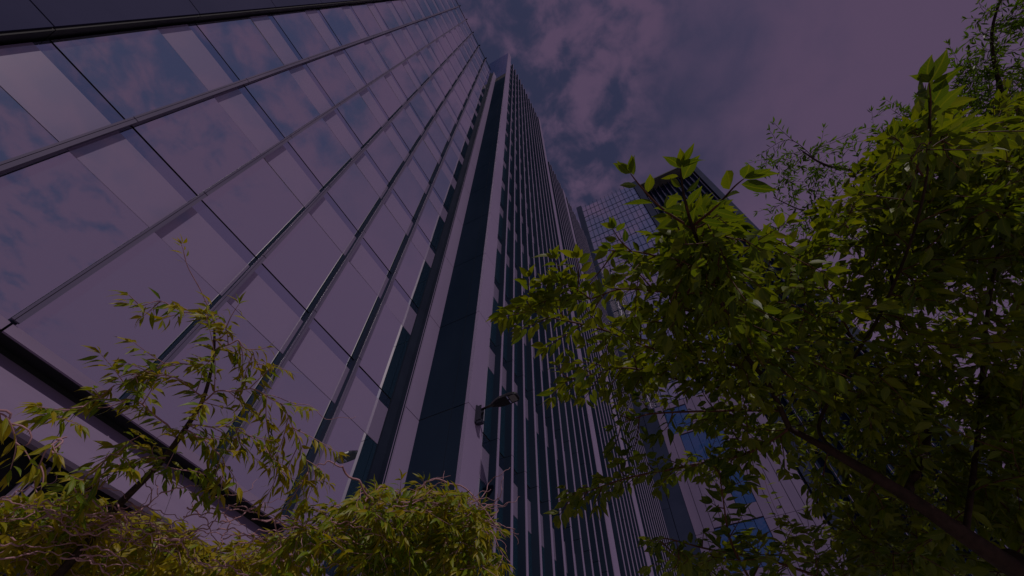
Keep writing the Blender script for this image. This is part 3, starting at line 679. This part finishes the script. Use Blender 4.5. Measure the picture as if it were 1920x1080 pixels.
sp([(330, 820, 2.6), (270, 760, 2.5), (190, 750, 2.45), (120, 775, 2.4), (90, 785, 2.4)], 8, 0.15, 0.6, 0.015)
sp([(300, 868, 2.65), (250, 830, 2.55), (215, 850, 2.5), (160, 890, 2.45)], 6, 0.14, 0.6)
sp([(345, 805, 2.6), (390, 830, 2.5), (420, 870, 2.5), (410, 910, 2.5)], 7, 0.16, 0.6)
sp([(285, 880, 2.65), (340, 880, 2.5), (390, 900, 2.5)], 5, 0.15, 0.4)
sp([(398, 640, 2.55), (425, 620, 2.5), (410, 590, 2.5)], 4, 0.1)
sp([(310, 858, 2.63), (230, 870, 2.55), (170, 900, 2.5), (120, 915, 2.5)], 6, 0.14, 0.5)
t1.guide([(480, 740, 2.5), (560, 755, 2.5), (620, 785, 2.5), (668, 780, 2.5)], 0.0022, 0.001, wob=0.006)
t1.done(0.3, WP)

t2w = Tree((0.45, 2.6, GZ), 'bushy curly willow along the bottom left edge, tangled pink-grey twigs among narrow leaves', 'tree', 'curly_willow', M['leafw'], M['barkw'], M['twig'])
t2w.guide([(60, 1190, 3.0), (90, 1100, 3.0), (120, 1030, 3.0)], 0.03, 0.01, True, world=[(0.45, 2.6, GZ), (0.47, 2.6, -0.4)])
t2w.guide([(90, 1130, 3.0), (250, 1090, 3.0), (400, 1070, 3.1), (520, 1050, 3.2)], 0.014, 0.004, wob=0.01)
t2w.guide([(80, 1100, 3.0), (0, 1010, 2.9), (-60, 950, 2.6)], 0.012, 0.004, wob=0.01)
t2w.guide([(-60, 950, 2.6), (-70, 830, 2.0), (-30, 775, 2.0), (20, 785, 2.0), (55, 830, 2.0)], 0.006, 0.002, wob=0.01)
t2w.spray([(-30, 775, 2.0), (10, 780, 2.0), (30, 830, 2.0), (20, 880, 2.0)], 0.003, 0.024, 0.068, 0.017, 0.75, 0.6, side=2, sidelen=0.08)
t2w.spray([(120, 820, 2.1), (90, 840, 2.0), (75, 870, 2.0), (70, 880, 2.0)], 0.003, 0.022, 0.068, 0.017, 0.75, 0.6, side=2, sidelen=0.07)
t2w.guide([(100, 850, 2.0), (112, 825, 2.05), (120, 820, 2.1)], 0.003, 0.002, wob=0.006)
t2w.poly = [(-400, 925), (150, 930), (240, 950), (330, 985), (430, 1010), (490, 1000), (600, 960), (700, 1000), (700, 1500), (-400, 1500)]
t2w.fill([(80, 1000, 130, 70, 2.65, 3.35, 72, 0.85), (230, 1020, 130, 70, 2.75, 3.45, 66, 0.85), (380, 1045, 120, 55, 2.85, 3.55, 51, 0.85), (500, 1055, 80, 45, 3.05, 3.65, 27, 0.85), (60, 950, 110, 25, 2.75, 3.25, 21, 0.6),
          (250, 1130, 350, 60, 2.75, 3.55, 60, 0.85)], 0.022, LW*0.82, WW, 0.45, 0.25, curl=0.012, arch=0.08)
rr = random.Random(3)
for k in range(75):                                        # bare curly twigs
    x = rr.uniform(-20, 560); y = rr.uniform(925, 1050) + max(0, x-300)*0.15; d = rr.uniform(2.5, 2.75)
    pts = [(x, y, d)]
    a = rr.uniform(-0.5, 0.85)
    for j in range(5): a += rr.uniform(-0.8, 0.8); x += 30*math.cos(a); y += 20*math.sin(a); pts.append((x, y, d+rr.uniform(-.05, .05)))
    t2w.guide(pts, 0.0032, 0.001, wob=0.004)
t2w.done(0.3, WP)

t5 = Tree((1.75, 1.75, GZ), 'rounded curly willow crown at the bottom centre below the street lamp', 'tree', 'curly_willow', M['leafw'], M['barkw'], M['twig'])
t5.guide([(770, 1180, 2.9), (765, 1090, 2.9), (770, 1010, 2.9), (760, 960, 2.9)], 0.03, 0.01, True, world=[(1.75, 1.75, GZ), (1.75, 1.75, -0.4)])
for pts in ([(765, 1010, 2.9), (700, 960, 2.9), (640, 950, 2.85), (560, 985, 2.8)], [(765, 960, 2.9), (790, 910, 2.85), (850, 905, 2.8), (905, 950, 2.75), (945, 1010, 2.75)],
            [(770, 1010, 2.9), (850, 970, 2.8), (920, 1000, 2.7), (955, 1060, 2.7)], [(765, 960, 2.9), (730, 915, 2.8), (700, 925, 2.75), (670, 960, 2.7)],
            [(765, 1050, 2.9), (680, 1020, 2.8), (600, 1030, 2.7)], [(700, 960, 2.8), (690, 925, 2.7), (655, 890, 2.65), (630, 870, 2.6), (600, 870, 2.6), (590, 895, 2.6)]):
    t5.guide(pts, 0.007, 0.002, wob=0.008)
t5.poly = [(520, 1000), (590, 920), (640, 940), (700, 900), (760, 890), (850, 905), (910, 945), (950, 1010), (975, 1100), (975, 1500), (450, 1500), (450, 1020)]
t5.fill([(850, 960, 80, 50, 2.4, 3.1, 40, 0.68), (760, 960, 90, 50, 2.4, 3.1, 40, 0.68), (880, 1030, 80, 50, 2.4, 3.0, 44, 0.68), (760, 1040, 110, 50, 2.4, 3.2, 48, 0.5), (640, 1010, 90, 60, 2.4, 3.0, 34, 0.68),
         (620, 950, 50, 30, 2.5, 2.9, 10, 0.68), (540, 1040, 60, 40, 2.5, 2.9, 12, 0.68), (760, 1130, 220, 60, 2.4, 3.0, 40, 0.55)], 0.022, LW*0.8, WW, 0.5, 0.22, curl=0.012, arch=0.1)
for k in range(34):
    x = rr.uniform(560, 900); y = 905+abs(x-790)*0.35+rr.uniform(0, 60); d = rr.uniform(2.4, 2.8)
    pts = [(x, y, d)]; a = rr.uniform(-0.6, 0.6)
    for j in range(5): a += rr.uniform(-0.7, 0.8); x += 26*math.cos(a); y += 18*math.sin(a); pts.append((x, y, d+rr.uniform(-.05, .05)))
    t5.guide(pts, 0.0032, 0.001, wob=0.004)
t5.done(0.3, WP)
